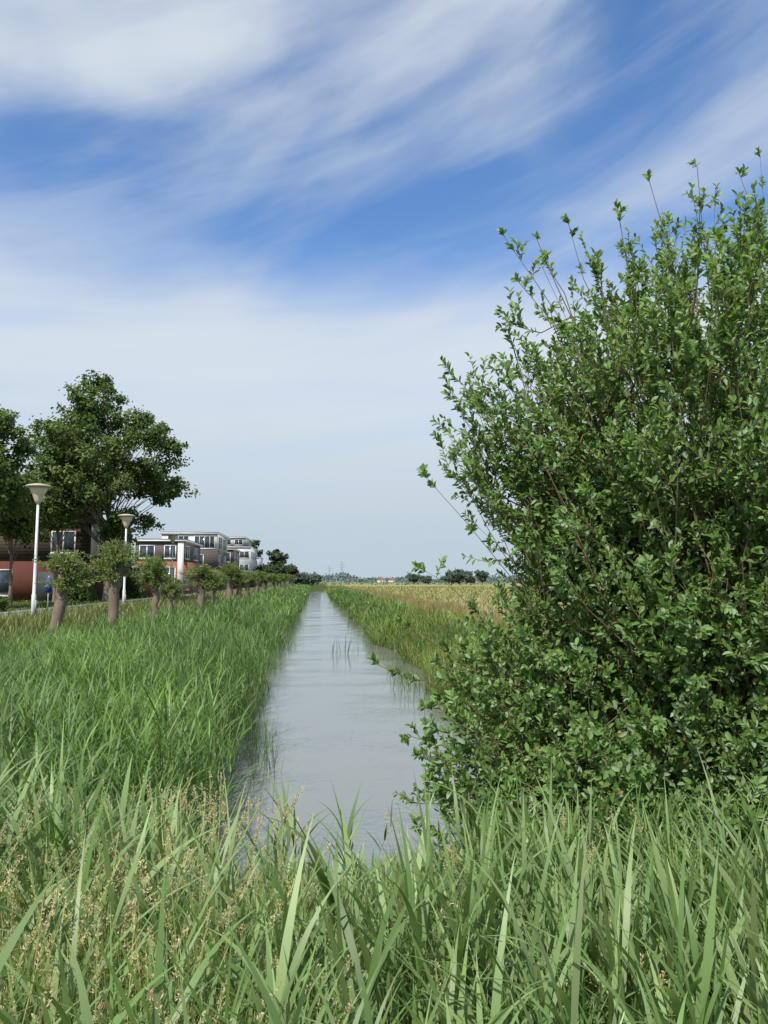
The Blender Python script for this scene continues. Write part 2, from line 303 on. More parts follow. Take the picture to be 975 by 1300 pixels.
# sparse reeds in the water
def clump(px, py, rx, ry, n, h, label):
    d = H*F/(py-738); x = pos(px, d)[0]
    e = empty('reed_clump', (x, d, 0), label, 'reeds', 'sparse reeds standing in the water')
    mb = MB(); bs = np.stack([rng.normal(0, rx, n), rng.normal(0, ry, n), np.full(n, -.05)], -1)
    blades(mb, bs, rnd(.4, 1, n)*h, np.full(n, max(.012, .0009*d)), cmix(n, G1)*.8, th=(1.2, 1.56), bend=(0, .5), segs=4)
    mb.build('blades', M['reed'], e)['kind'] = 'stuff'
clump(436, 826, .35, .8, 16, .9, 'sparse reed clump standing out in the middle of the canal')
clump(332, 960, .14, .9, 60, .85, 'thin reed stalks standing in water beside the near left bank')
clump(512, 868, .25, 1.2, 60, .9, 'sparse reed stalks in the water by the right bank near the bush')
clump(362, 815, .2, 2.5, 50, .8, 'loose reed stalks in the water off the left bank, farther away')

# ------------------------------------------------------------ big willow bush
Bp = np.array([3.05, 5.35, .75]); rx, ry, rz0, rz1 = 2.15, 1.55, .25, 5.6
bush = empty('willow_bush', Bp, 'large leafy willow bush filling the right bank of the canal', 'bush')
def ztop(x): return 4.55+.62*(x-1.4)
def waist(z): return 1-.17*np.exp(-((z-2.75)/.55)**2)
ns = 290; f = rnd(.0, 1, ns)**.9; a = rnd(0, 2*np.pi, ns); rr = rnd(.35, 1, ns)**.5
wf = np.sqrt(np.clip(1-(np.clip((f-.5)/.55, 0, 1))**2.4, 0, 1))
Tz = rz0+.15+(rz1-rz0)*f; wf = wf*waist(Tz)
T = np.stack([Bp[0]+rx*wf*rr*np.cos(a), Bp[1]+ry*wf*rr*np.sin(a), Tz], -1)
T[:, 2] = np.minimum(T[:, 2], ztop(T[:, 0])-rnd(.1, .6, ns))
ex = [(640, 300, 5.2), (682, 305, 5.4), (825, 232, 5.2), (722, 285, 5.5), (785, 270, 5), (885, 212, 5), (940, 225, 5.3), (965, 200, 5.4), (660, 360, 5.2), (540, 605, 5.0), (575, 505, 5.2), (600, 480, 5.6), (632, 455, 5.), (482, 845, 5.1), (535, 722, 5.2), (522, 935, 5.2), (560, 560, 5.6), (530, 1020, 5.4), (512, 790, 5.5), (850, 330, 5), (760, 330, 5), (915, 300, 5.2), (700, 400, 5), (560, 980, 5), (560, 880, 5.1), (600, 1040, 4.9),
      (540, 1060, 5.), (570, 1085, 4.8), (535, 960, 4.9), (620, 1090, 4.6), (660, 1100, 4.5), (700, 1110, 4.4), (760, 1120, 4.3), (820, 1130, 4.2), (890, 1130, 4.2), (590, 1000, 4.6), (650, 1030, 4.4), (720, 1050, 4.2), (800, 1060, 4.1), (545, 900, 5.), (555, 840, 5.1), (950, 1120, 4.2),
      (560, 1110, 4.7), (610, 1120, 4.5), (680, 1140, 4.2), (740, 1150, 4.1), (800, 1150, 4.), (860, 1160, 4.), (930, 1160, 4.), (640, 1070, 4.3), (770, 1090, 4.), (850, 1090, 4.), (910, 1080, 4.)]
nx = len(ex)
ex2 = np.array([at(*e) for e in ex])
fill = [(700, 350, 5.4), (750, 350, 5.2), (800, 320, 5.4), (860, 290, 5.3), (900, 260, 5.1), (655, 430, 5.3), (680, 450, 5.1), (610, 520, 5.3), (600, 570, 5.2), (960, 270, 5), (840, 310, 5.6), (580, 540, 5.2), (575, 860, 5.), (565, 920, 4.9), (560, 970, 4.9), (570, 1020, 4.8), (640, 480, 4.9)]*2
fl = np.array([at(px+random.uniform(-12, 12), py+random.uniform(-15, 15), d) for px, py, d in fill])
T = np.concatenate([T, fl, ex2]); ns = len(T)
isx = np.arange(ns) >= ns-nx
low = np.clip(1-(T[:, 2]-.8)/2.5, 0, 1)
P0 = Bp+np.stack([rnd(-.45, .45, ns), rnd(-.3, .3, ns), np.full(ns, -.1)], -1)+(T-Bp)*np.array([1, 1, 0])*.35*low[:, None]
P0[:, 2] = gz(P0[:, 0], P0[:, 1])-.1
P1 = P0+(T-P0)*np.stack([rnd(.2, .6, ns), rnd(.25, .7, ns), rnd(.4, .8, ns)], -1)+np.array([0, 0, 1.])*low[:, None]*.4
tt = np.linspace(0, 1, 11)[None, :, None]
S = P0[:, None]*(1-tt)**2+2*P1[:, None]*tt*(1-tt)+T[:, None]*tt**2
S[:, 1:-1] += rng.normal(0, .025, S[:, 1:-1].shape)
mb = MB(); mb.tubes(S, np.linspace(1, .16, 11)[None]*rnd(.008, .017, ns)[:, None], 5); mb.build('stems', M['stem'], bush, Bp, True)
def along(S, idx, t):
    k = S.shape[1]-1; q = t*(k-.001); i0 = q.astype(int); fr = (q-i0)[:, None]
    return S[idx, i0]*(1-fr)+S[idx, i0+1]*fr, unit(S[idx, i0+1]-S[idx, i0])
# side branches
nbr = 7; bi = np.repeat(np.arange(ns), nbr); tb = rnd(.2, .88, len(bi)); kk = ~(isx[bi] & (tb > .6) & (T[bi, 2] > 1.6)); bi = bi[kk]; tb = tb[kk]; st, tg = along(S, bi, tb)
out = unit((st-np.array([Bp[0], Bp[1], 2.2]))*np.array([1, 1, .3])); nb = len(bi)
d = unit(tg*.5+out*.5+np.array([0, 0, .25])+rng.normal(0, .5, (nb, 3))); Lb = rnd(.35, .8, nb)[:, None]
en = st+d*Lb; wz = waist(en[:, 2]); rn = ((en-Bp)[:, 0]/((rx+.02)*wz))**2+((en-Bp)[:, 1]/((ry+.1)*wz))**2; k = (rn < 1.02) & (en[:, 2] > gz(en[:, 0], en[:, 1])+.12) & (en[:, 2] < ztop(en[:, 0])); st, d, Lb = st[k], d[k], Lb[k]; nb = len(st)
d2 = unit(d+np.array([0, 0, .6])+rng.normal(0, .15, (nb, 3))); SB = np.stack([st, st+d*Lb*.35, st+d*Lb*.65, st+d*Lb*.65+d2*Lb*.4], 1)
mb = MB(); mb.tubes(SB, np.linspace(1, .3, 4)[None]*rnd(.004, .007, nb)[:, None], 4); mb.build('branches', M['stem'], bush, Bp, True)
ntw = 17; idx = np.repeat(np.arange(ns), ntw); t = rnd(.22, 1., len(idx)); t[::ntw] = 1; s1, t1 = along(S, idx, t); L1 = rnd(.14, .36, len(idx)); xm = isx[idx] & (t > .6) & (T[idx, 2] > 1.6); L1 = np.where(t > .97, L1*.5, L1); L1 = np.where(xm, L1*.4, L1)
idb = np.repeat(np.arange(nb), 7); tb = rnd(.15, 1, len(idb)); tb[::7] = 1; s2, t2 = along(SB, idb, tb); L2 = rnd(.1, .28, len(idb))
st = np.concatenate([s1, s2]); tg = np.concatenate([t1, t2]); Lt = np.concatenate([L1, L2]); n = len(st)
out = unit((st-np.array([Bp[0], Bp[1], 2.6]))*np.array([1, 1, .4]))
d = unit(tg*.4+out*.3+np.array([0, 0, .4])+rng.normal(0, .47, (n, 3)))
k = st[:, 2]+Lt*d[:, 2] > gz(st[:, 0], st[:, 1])+.08; st, d, Lt = st[k], d[k], Lt[k]; n = len(st)
e2 = unit(d+np.array([0, 0, .45]))
TW = np.stack([st, st+d*Lt[:, None]*.5, st+d*Lt[:, None]*.5+e2*Lt[:, None]*.5], 1)
mb = MB(); mb.tubes(TW, np.array([[.003, .0024, .0014]]), 3); mb.build('twigs', M['stem'], bush, Bp)
K = 12; u = (np.arange(K)+rng.random((n, K)))/K; u = np.clip(u**.8*1.08, 0, 1); q = u*1.999; i0 = q.astype(int); fr = (q-i0)[..., None]; ar = np.arange(n)[:, None]
p = TW[ar, i0]*(1-fr)+TW[ar, i0+1]*fr
rv = rng.normal(size=(n, K, 3)); dd = unit(d)[:, None]; perp = unit(rv-(rv*dd).sum(-1, keepdims=True)*dd)
tipf = (u > .85)[..., None]
ld = unit(dd*np.where(tipf, .8, .55)+perp*.85+np.array([0, 0, .12])); nr = unit(dd*.7+np.array([-.3, -.5, .5])+rng.normal(0, .4, (n, K, 3)))
LC = cmix(n, [(.115, .2, .048), (.16, .26, .07), (.205, .31, .1), (.14, .235, .06)], .2); LC = np.repeat(LC[:, None], K, 1)*rnd(.8, 1.25, (n, K, 1)); LC = np.where((rng.random((n, K, 1)) < .16), np.array([.34, .44, .26]), LC)
LC = np.where((rng.random((n, K, 1)) < .004), np.array([.4, .26, .12]), LC)
LL = rnd(.034, .068, n*K)
mb = MB(); mb.leaves(p.reshape(-1, 3), ld.reshape(-1, 3), nr.reshape(-1, 3), LL, LL*rnd(.42, .56, n*K), LC.reshape(-1, 3)); mb.build('foliage', M['leaf'], bush, Bp)

# ------------------------------------------------------------ trees
def make_tree(name, label, base, ht, cr, cz0, nb, br, nleaf, ls, cols, group=None, trunk_r=.16, lean=0., fm='tree', cat='tree', taper=.4):
    base = np.array(base, float); e = empty(name, base, label, cat, group)
    c = np.array([0, 0, (cz0+ht)/2]); hz = (ht-cz0)/2
    v = unit(rng.normal(size=(nb, 3))); r = rng.random((nb, 1))**.42
    B = c+v*r*np.array([cr-br*.6, cr-br*.6, hz-br*.7]); B[:, 2] = np.maximum(B[:, 2], cz0+br*.4)
    B[:, :2] *= (1-taper*np.clip((B[:, 2]-c[2])/hz, 0, 1)**1.2)[:, None]
    tp = np.array([[lean*s, 0, s*ht*.8] for s in np.linspace(0, 1, 8)])
    tp[1:, :2] += rng.normal(0, trunk_r*.3, (7, 2))
    mb = MB(); rad = np.linspace(1, .15, 8)*trunk_r; rad[0] *= 1.5; mb.tubes(tp[None], rad[None], 8); mb.build('trunk', M['bark'], e, smooth=True)
    t0 = np.clip(B[:, 2]/ht-.25, .2, .72)/.8; q = np.clip(t0, 0, .99)*7; i0 = q.astype(int); fr = (q-i0)[:, None]
    s = tp[i0]*(1-fr)+tp[np.minimum(i0+1, 7)]*fr; mid = (s+B)/2+np.array([0, 0, .1])*np.linalg.norm(B-s, axis=1, keepdims=True)
    Pb = np.stack([s, (s+mid)/2, mid, (mid+B)/2, B], 1); mb = MB(); mb.tubes(Pb, (np.linspace(.28, .05, 5)*trunk_r)[None], 5); mb.build('limbs', M['bark'], e, smooth=True)
    bi = rng.integers(0, nb, nleaf); bs = br*rnd(.55, 1.3, nb)
    sub = unit(rng.normal(size=(nb, 10, 3)))*rnd(.35, 1.15, (nb, 10, 1)); si = rng.integers(0, 10, nleaf)
    dv = rng.normal(0, .2, (nleaf, 3)); o = sub[bi, si]+dv
    p = B[bi]+o*bs[bi][:, None]*np.array([1, 1, .7])
    nrm = unit(unit(o)*.6+rng.normal(0, .6, (nleaf, 3))+np.array([-.25, -.35, .6])); ld = unit(np.cross(nrm, rng.normal(size=(nleaf, 3)))+np.array([0, 0, -.2]))
    C = cmix(nb*10, cols, .15).reshape(nb, 10, 3)[bi, si]*rnd(.8, 1.2, (nleaf, 1))
    L_ = rnd(.7, 1.3, nleaf)*ls
    mb = MB(); mb.leaves(p, ld, nrm, L_, L_*.7, C); mb.build('crown', M[fm], e)
    return e
TG = [(.08, .14, .038), (.105, .175, .05), (.13, .205, .06), (.06, .11, .03)]
make_tree('tall_tree', 'tallest dark green leafy tree, standing over the path between the two lamps', (-14.5, 53.5, 1.25), 17.2, 5.8, 3.3, 78, 1.25, 35000, .22, TG, trunk_r=.2, taper=.6)
make_tree('tall_tree', 'narrower dark tree joined to the left side of the tallest tree', (-18.1, 54, 1.25), 14.0, 3.0, 4.2, 30, 1.1, 14000, .22, TG, trunk_r=.15, taper=.5)
make_tree('tall_tree', 'dark leafy tree cut off by the left edge of the photo', (-18.0, 41, 1.25), 12.4, 3.7, 3.4, 50, 1.05, 22000, .2, TG, trunk_r=.18, taper=.5)
make_tree('tall_tree', 'lower leafy tree in front of the brown clad house at far left', (-18.4, 47, 1.25), 9.4, 2.7, 3.6, 24, 1., 10000, .2, TG, trunk_r=.12)
# distant trees
FT = [(.055, .095, .045), (.08, .125, .055), (.05, .08, .045)]
for px, d, ht, cr, nm, lb in ((353, 200, 12., 3.9, 'round_tree', 'round dark tree rising above the end of the willow row'), (323, 235, 16.5, 2.8, 'round_tree', 'slim distant tree behind the white apartment block'), (368, 225, 7.5, 3.2, 'round_tree', 'low rounded tree right of the round dark tree'), (336, 190, 6.2, 2.6, 'round_tree', 'small tree left of the round dark tree')):
    x, y = pos(px, d); make_tree(nm, lb, (x, y, 1.1), ht, cr, 1.4, 22, 1.3, 5000, .5, FT, trunk_r=.25)
for i, (px, d, ht, cr) in enumerate(((525, 420, 8, 4), (540, 430, 6.5, 4.5), (573, 330, 7, 3.6), (584, 335, 8, 3.4), (598, 330, 7.2, 3.6), (612, 340, 8, 3.8), (396, 300, 5, 4.5), (384, 260, 4.5, 4))):
    x, y = pos(px, d); lb = ['first', 'second', 'third', 'fourth', 'fifth', 'sixth'][i]+' distant tree from the left on the right hand horizon' if i < 6 else ['rounded bush at the far end of the canal', 'low bush on the left bank near the far end'][i-6]
    make_tree('distant_tree', lb, (x, y, .9), ht, cr, .8, 12, 1.8, 1500, .9, [(.07, .1, .075), (.085, .115, .08)], group='trees dotted along the horizon', trunk_r=.25, fm='far')  # leaf colours greyed towards blue to paint in the distance haze

# pollard willows
PW = [(.15, .23, .09), (.2, .28, .12), (.24, .31, .15), (.12, .19, .07)]
def pollard(seed, loc, label, lop=0.):
    r = np.random.default_rng(seed); e = empty('pollard_willow', loc, label, 'tree', 'pollard willows in a row along the left bank')
    k = 14; z = np.linspace(0, 2.55, k); rad = np.array([.24, .19, .17, .155, .15, .15, .155, .155, .16, .17, .2, .24, .24, .1])*r.uniform(.92, 1.1)
    bw = r.uniform(-.18, .18)
    P = np.stack([r.normal(0, .022, k)+bw*np.sin(z/2.55*3.1), r.normal(0, .022, k), z], -1)
    mb = MB(); mb.tubes(P[None], rad[None], 10)
    for j in range(8):
        a = r.uniform(0, 6.28); s = P[12]; mb.tubes(np.array([[s-np.array([0, 0, .1]), s+np.array([np.cos(a)*.18, np.sin(a)*.18, r.uniform(-.1, .12)]), s+np.array([np.cos(a)*.3, np.sin(a)*.3, r.uniform(.1, .3)])]]), np.array([[.12, .1, .035]]), 6)
    mb.build('trunk', M['bark'], e, smooth=True)
    n = 95; hd = unit(r.normal(size=(n, 3))+np.array([lop, 0, .6])); Ls = r.uniform(.4, .92, n)*(1-.2*np.abs(hd[:, 2]-.3)); s = P[12]+hd*.15
    mid = s+hd*Ls[:, None]*.5; en = mid+unit(hd+np.array([0, 0, .3]))*Ls[:, None]*.5
    mb = MB(); mb.tubes(np.stack([s, mid, en], 1), np.array([[.012, .008, .004]]), 3); mb.build('shoots', M['stem'], e)
    K = 60; t = r.random((n, K, 1))*.85+.15; p = s[:, None]+(mid-s)[:, None]*np.minimum(t*2, 1)+(en-mid)[:, None]*np.maximum(t*2-1, 0)
    rv = r.normal(size=(n, K, 3)); ld = unit(rv+hd[:, None]*.8); p = p+unit(rv)*.06
    C = np.repeat(cmix(n, PW)[:, None], K, 1)*r.uniform(.8, 1.2, (n, K, 1)); Lf = r.uniform(.07, .13, n*K)
    mb = MB(); mb.leaves(p.reshape(-1, 3), ld.reshape(-1, 3), r.normal(size=(n*K, 3))+np.array([-.3, -.4, 1.]), Lf, Lf*.36, C.reshape(-1, 3)); mb.build('crown', M['tree'], e)
    return e
specs = [(68, 22.5, .86, 'leaning pollard willow with a thick rough trunk, nearest of the row'), (144, 26, 1.04, 'pollard willow with a full round crown just in front of the second lamp'), (197, 29.5, .95, 'third pollard willow of the row, slim trunk and narrow crown'),
         (217, 36, .62, 'small low pollard willow half sunk in the grass behind the third'), (254, 41, .92, 'fourth large pollard willow from the left, before the white framed house'), (272, 47, .8, 'smaller pollard willow between the fourth one and the broad one'), (291, 53, 1.04, 'broad pollard willow below the far apartment block'),
         (303, 60, .9, 'pollard willow touching the right side of the broad one'), (314, 69, .95, 'pollard willow at the start of the far half of the row'), (326, 80, .98, 'far half of the willow row, first of the small ones'), (337, 94, .98, 'far pollard willow, second of the small ones'), (347, 110, 1.0, 'far pollard willow, third of the small ones'),
         (355, 128, 1.05, 'far pollard willow, fourth of the small ones'), (362, 150, 1.1, 'far pollard willow, fifth of the small ones'), (369, 174, 1.15, 'last tiny pollard willow at the far end of the row')]
protos = []
for i, (px, d, s, lb) in enumerate(specs):
    x = pos(px, d)[0]; z = float(gz(x, d))-.05
    if i < 3: o = pollard(100+i, (x, d, z), lb, .5 if i == 0 else 0.); protos.append(o)
    else: o = copy_tree(protos[(i*2+1) % 3]); o.location = (x, d, z); o['label'] = lb; o.rotation_euler = (0, 0, i*1.7)
    w_ = s*(1.15, 1.0, .92)[i] if i < 3 else s*1.35
    o.scale = (w_, w_, s)
protos[0].rotation_euler = (0, R(8), 0); protos[1].rotation_euler = (0, R(3), 0)

# ------------------------------------------------------------ street lamps
def lathe(mb, prof, sides=20): 
    a = np.arange(sides)*2*np.pi/sides; k = len(prof)
    V = np.array([[(r_*np.cos(t), r_*np.sin(t), z) for t in a] for r_, z in prof]); I = np.arange(k*sides).reshape(k, sides); J = np.roll(I, -1, 1)
    mb.add(V, np.stack([I[:-1], J[:-1], J[1:], I[1:]], -1))
def lamp(loc, label):
    e = empty('street_lamp', loc, label, 'street lamp', 'white street lamps along the path')
    mb = MB(); lathe(mb, [(.001, 0), (.085, 0), (.085, 1.0), (.065, 1.05), (.052, 2.5), (.045, 4.6), (.001, 4.6)]); mb.build('pole', M['white'], e, smooth=True)
    mb = MB(); lathe(mb, [(.001, 4.5), (.08, 4.5), (.13, 4.62), (.24, 4.9), (.35, 5.13), (.001, 5.13)]); mb.build('lantern', M['cream'], e, smooth=True)
    mb = MB(); lathe(mb, [(.001, 5.12), (.46, 5.14), (.48, 5.18), (.42, 5.22), (.2, 5.27), (.001, 5.29)]); mb.build('lamp_cap', M['lid'], e, smooth=True)
    mb = MB(); mb.box(.06, .1, -.05, .05, .35, .8); mb.build('hatch', M['grey'], e)
    return e
l0 = lamp((*pos(44, 29.5), 1.28), 'nearest white street lamp with flat cap, left edge beside the path')
for d, px, lb in ((42.5, 158, 'second white street lamp, right in front of the tallest tree'), (60, 218, 'third white street lamp seen small behind the willows')):
    o = copy_tree(l0); o.location = (*pos(px, d), 1.28); o['label'] = lb
# blue sign
e = empty('path_sign', (-12.0, 33, 1.25) , 'small blue rectangular sign board on a grey post by the nearest lamp', 'sign'); e.location = (*pos(62, 33), 1.28)
mb = MB(); lathe(mb, [(.001, 0), (.03, 0), (.03, 1.75), (.001, 1.75)], 10); mb.build('post', M['steel'], e)
mb = MB(); mb.box(-.14, .14, -.06, -.035, 1.05, 1.7); mb.build('board', M['blue'], e)

# ------------------------------------------------------------ houses
class Wall:
    def __init__(s, face, plane, org): s.f, s.p, s.o = face, plane, org
    def box(s, mb, u0, u1, z0, z1, n0, n1):
        if s.f == 'S': mb.box(u0, u1, s.p-n1, s.p-n0, z0, z1)
        else: mb.box(s.p+n0, s.p+n1, u0, u1, z0, z1)
def window(par, wl, u0, u1, z0, z1, mull=1, frame='white', name='window'):
    mb = MB(); t = .09
    wl.box(mb, u0, u1, z0, z0+t, .002, .06); wl.box(mb, u0, u1, z1-t, z1, .002, .06); wl.box(mb, u0, u0+t, z0+t, z1-t, .002, .06); wl.box(mb, u1-t, u1, z0+t, z1-t, .002, .06)
    for i in range(mull):
        c = u0+(u1-u0)*(i+1)/(mull+1); wl.box(mb, c-.035, c+.035, z0+t, z1-t, .003, .055)
    f = mb.build(name, M[frame], par, wl.o)
    mb = MB(); wl.box(mb, u0+t*.5, u1-t*.5, z0+t*.5, z1-t*.5, .0, .03); mb.build('pane', M['glass'], f, wl.o)
    mb = MB(); wl.box(mb, u0-.06, u1+.06, z0-.07, z0-.003, .002, .12); mb.build('sill', M['grey'], f, wl.o)
def house(name, label, cat, x0, x1, y0, y1, levels, wins, group=None, roofm='white', dx=0., dy=0.):
    x0 += dx; x1 += dx; y0 += dy; y1 += dy
    org = (x1, y0, 1.25); e = empty(name, org, label, cat, group); z = 1.2; 
    for i, (top, m, ins, nm) in enumerate(levels):
        mb = MB(); mb.box(x0+ins, x1-ins, y0+ins, y1-ins, z, top); mb.build(nm, M[m], e, org); z = top
        if i == len(levels)-1 or levels[i+1][2] > ins+.3 :
            mb = MB(); mb.box(x0+ins-.3, x1-ins+.3, y0+ins-.3, y1-ins+.3, z, z+.18); rf = mb.build('roof', M[roofm], e, org)
            mb = MB(); mb.box(x0+ins-.24, x1-ins+.24, y0+ins-.24, y1-ins+.24, z+.18, z+.3); mb.build('roofing', M['dark'], rf, org); z += .25
    for face, ins, u0, u1, a, b_, mu, nm in wins:
        o_ = dx if face == 'S' else dy
        wl = Wall(face, (y0+ins) if face == 'S' else (x1-ins), org); window(e, wl, u0+o_, u1+o_, a, b_, mu, name=nm)
    return e
A = house('brick_house', 'dark brown clad house on a red brick base behind the leftmost trees', 'house', -31, -16.4, 56, 66,
    [(4.3, 'brick', 0, 'brick_wall'), (7.2, 'slat', 0, 'clad_wall'), (8.9, 'slat', 2.0, 'top_storey')],
    [('S', 0, -19.9, -18.1, 4.9, 6.6, 1, 'window'), ('S', 0, -28, -25.5, 4.9, 6.6, 1, 'window'), ('S', 0, -24.6, -22.6, 1.7, 3.7, 1, 'window'), ('E', 0, 58, 60.5, 5, 6.6, 1, 'window'), ('E', 0, 62.5, 65, 5, 6.6, 1, 'window'), ('E', 0, 59, 61, 1.9, 3.7, 1, 'window'), ('E', 0, 63.5, 64.6, 1.35, 3.6, 0, 'door_frame')], roofm='slat2', dy=2.)
mb = MB(); mb.box(-16.95, -16.35, 57.86, 57.99, 4.7, 7.15); mb.build('corner_panel', M['render'], A, (-16.4, 58, 1.25))
mb = MB(); mb.box(-20.7, -18.7, 57.8, 57.99, 1.3, 3.5); mb.build('garage_door', M['dark'], A, (-16.4, 58, 1.25))
og = (-14.6, 70, 1.25); e = empty('brick_shed', og, 'low orange brick shed with flat roof standing right of the tallest tree', 'shed')
mb = MB(); mb.box(-17.2, -14.6, 70, 74, 1.2, 3.9); mb.build('wall', M['brick2'], e, og); mb = MB(); mb.box(-17.3, -14.5, 69.9, 74.1, 3.902, 4.05); mb.build('roof', M['dark'], e, og)
mb = MB(); mb.box(-14.599, -14.56, 71.2, 72.1, 1.3, 3.2); mb.build('door', M['white'], e, og)
B2 = house('terraced_house', 'orange brick and white house with flat roof, left of the white framed house', 'house', -20.5, -15.3, 84, 96,
    [(5.0, 'brick2', 0, 'brick_wall'), (7.2, 'slat2', 0, 'upper_wall')],
    [('S', 0, -17.4, -16.1, 1.6, 4.4, 1, 'window'), ('S', 0, -17.4, -16.1, 5.3, 6.8, 1, 'window'), ('S', 0, -20.1, -18.4, 5.3, 6.8, 1, 'window'), ('E', 0, 85, 88, 5.3, 6.8, 1, 'window'), ('E', 0, 91, 94, 5.3, 6.8, 1, 'window'), ('E', 0, 86, 88, 1.8, 3.8, 1, 'window'), ('E', 0, 91, 92.1, 1.35, 3.7, 0, 'door_frame')], dx=.7)
mb = MB(); mb.box(-15.2, -14.55, 83.86, 83.99, 1.3, 7.15); mb.build('corner_panel', M['render'], B2, (-14.6, 84, 1.25))
house('terraced_house', 'three storey house with white framed glazed top floor above brown cladding', 'house', -24.5, -16, 118, 132,
    [(4.6, 'brick2', 0, 'brick_wall'), (7.7, 'slat2', 0, 'clad_wall'), (10.2, 'render', .0, 'top_storey')],
    [('S', 0, -19.5, -16.3, 7.9, 9.9, 3, 'window'), ('S', 0, -23.6, -20.3, 7.9, 9.9, 3, 'window'), ('S', 0, -20, -18, 5.1, 7, 1, 'window'), ('S', 0, -23.5, -21.5, 5.1, 7, 1, 'window'), ('E', 0, 120, 124, 7.9, 9.9, 3, 'window'), ('E', 0, 126, 130, 7.9, 9.9, 3, 'window'), ('E', 0, 120, 123, 5.1, 7, 1, 'window'), ('E', 0, 127, 130, 5.1, 7, 1, 'window')], dx=.6)
house('terraced_house', 'brown brick house with flat roof between glazed house and apartment block', 'house', -22.6, -16.5, 146, 158,
    [(6.2, 'brick', 0, 'brick_wall'), (8.9, 'slat2', 0, 'clad_wall')],
    [('S', 0, -19.2, -17, 6.5, 8.4, 1, 'window'), ('S', 0, -22, -20, 6.5, 8.4, 1, 'window'), ('E', 0, 148, 151, 6.5, 8.4, 1, 'window'), ('E', 0, 153, 156, 6.5, 8.4, 1, 'window')], dx=.6)
house('apartment_block', 'far white and grey apartment block with set back top floor', 'apartment building', -25, -16.2, 180, 200,
    [(4.6, 'brick', 0, 'base_wall'), (10.9, 'render', 0, 'wall'), (13.2, 'grey', 1.4, 'top_storey')],
    [('S', 0, x, x+2.3, z, z+1.7, 1, 'window') for x in (-24.4, -21.6, -18.8) for z in (5.2, 8.3)]+[('S', 1.4, x, x+2, 11.5, 12.9, 1, 'window') for x in (-23, -20.2)]+[('E', 0, y, y+3, z, z+1.7, 1, 'window') for y in (182, 187, 193) for z in (5.2, 8.3)], dx=.7)
house('terraced_house', 'last small white house at the far end of the row', 'house', -20.5, -16, 214, 228,
    [(6, 'slat2', 0, 'clad_wall'), (9.5, 'render', 0, 'upper_wall')],
    [('S', 0, -19.8, -18.2, 6.6, 8.6, 0, 'window'), ('S', 0, -17.9, -16.3, 6.6, 8.6, 0, 'window')])
# hedge
def hedge(x0, x1, y0, y1, h, label, n, nm='garden_hedge', cat='hedge'):
    c = np.array([(x0+x1)/2, (y0+y1)/2, 1.25]); e = empty(nm, c, label, cat)
    mb = MB(); xx = rnd(x0, x1, n); yy = rnd(y0, y1, n); rr_ = 1 if cat == 'hedge' else np.sqrt(np.clip(1-((xx-c[0])/(x1-x0)*2)**2, 0.02, 1)); p = np.stack([xx, yy, 1.25+h*rr_*rnd(0, 1, n)**.6*(1+.25*np.sin(xx*2.1+yy*1.3)+.12*np.sin(xx*5+1))], -1)
    nr = unit(rng.normal(size=(n, 3))+np.array([.0, -.4, .5])); ls = rnd(.12, .2, n)
    mb.leaves(p, np.cross(nr, rng.normal(size=(n, 3))), nr, ls, ls*.7, cmix(n, TG)); mb.build('foliage', M['tree'], e, c)
hedge(-22, -14.6, 36, 37.2, .9, 'low dark hedge beyond the path at the left edge', 7000)
hedge(-15.8, -14.6, 76, 84, 1.3, 'long green garden hedge between the brick shed and the orange house', 4000)
hedge(-16.0, -14.8, 98, 118, 1.6, 'distant garden hedge in front of the glazed house', 3500)
hedge(-18.6, -16.2, 55.6, 57.4, 2.2, 'round garden shrub against the brick base under the tallest tree', 3500, 'garden_shrub', 'shrub')
hedge(-16.6, -14.7, 64.5, 67, 2.0, 'round garden shrub between the brown clad house and the brick shed', 3000, 'garden_shrub', 'shrub')

# ------------------------------------------------------------ far horizon
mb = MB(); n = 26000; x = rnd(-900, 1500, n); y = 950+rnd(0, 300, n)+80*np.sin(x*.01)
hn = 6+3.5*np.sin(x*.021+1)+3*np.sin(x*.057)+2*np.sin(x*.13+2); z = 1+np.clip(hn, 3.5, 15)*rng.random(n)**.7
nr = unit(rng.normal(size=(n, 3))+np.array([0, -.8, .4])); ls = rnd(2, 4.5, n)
mb.leaves(np.stack([x, y, z], -1), np.cross(nr, rng.normal(size=(n, 3))), nr, ls, ls*.8, cmix(n, [(.11, .15, .16), (.13, .17, .18), (.12, .165, .15)], .1))  # bluish grey-green leaf colours include the distance haze, no volume used
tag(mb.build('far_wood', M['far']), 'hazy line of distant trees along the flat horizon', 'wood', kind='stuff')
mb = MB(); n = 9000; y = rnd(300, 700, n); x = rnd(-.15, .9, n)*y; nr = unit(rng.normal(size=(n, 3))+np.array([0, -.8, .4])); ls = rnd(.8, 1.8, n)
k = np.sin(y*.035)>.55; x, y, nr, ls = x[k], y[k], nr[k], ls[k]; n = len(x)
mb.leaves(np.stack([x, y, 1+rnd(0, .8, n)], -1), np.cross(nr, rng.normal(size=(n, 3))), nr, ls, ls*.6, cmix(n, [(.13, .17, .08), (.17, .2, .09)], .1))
tag(mb.build('field_scrub', M['far']), 'low green ditch scrub crossing the far fields', 'scrub', kind='stuff')
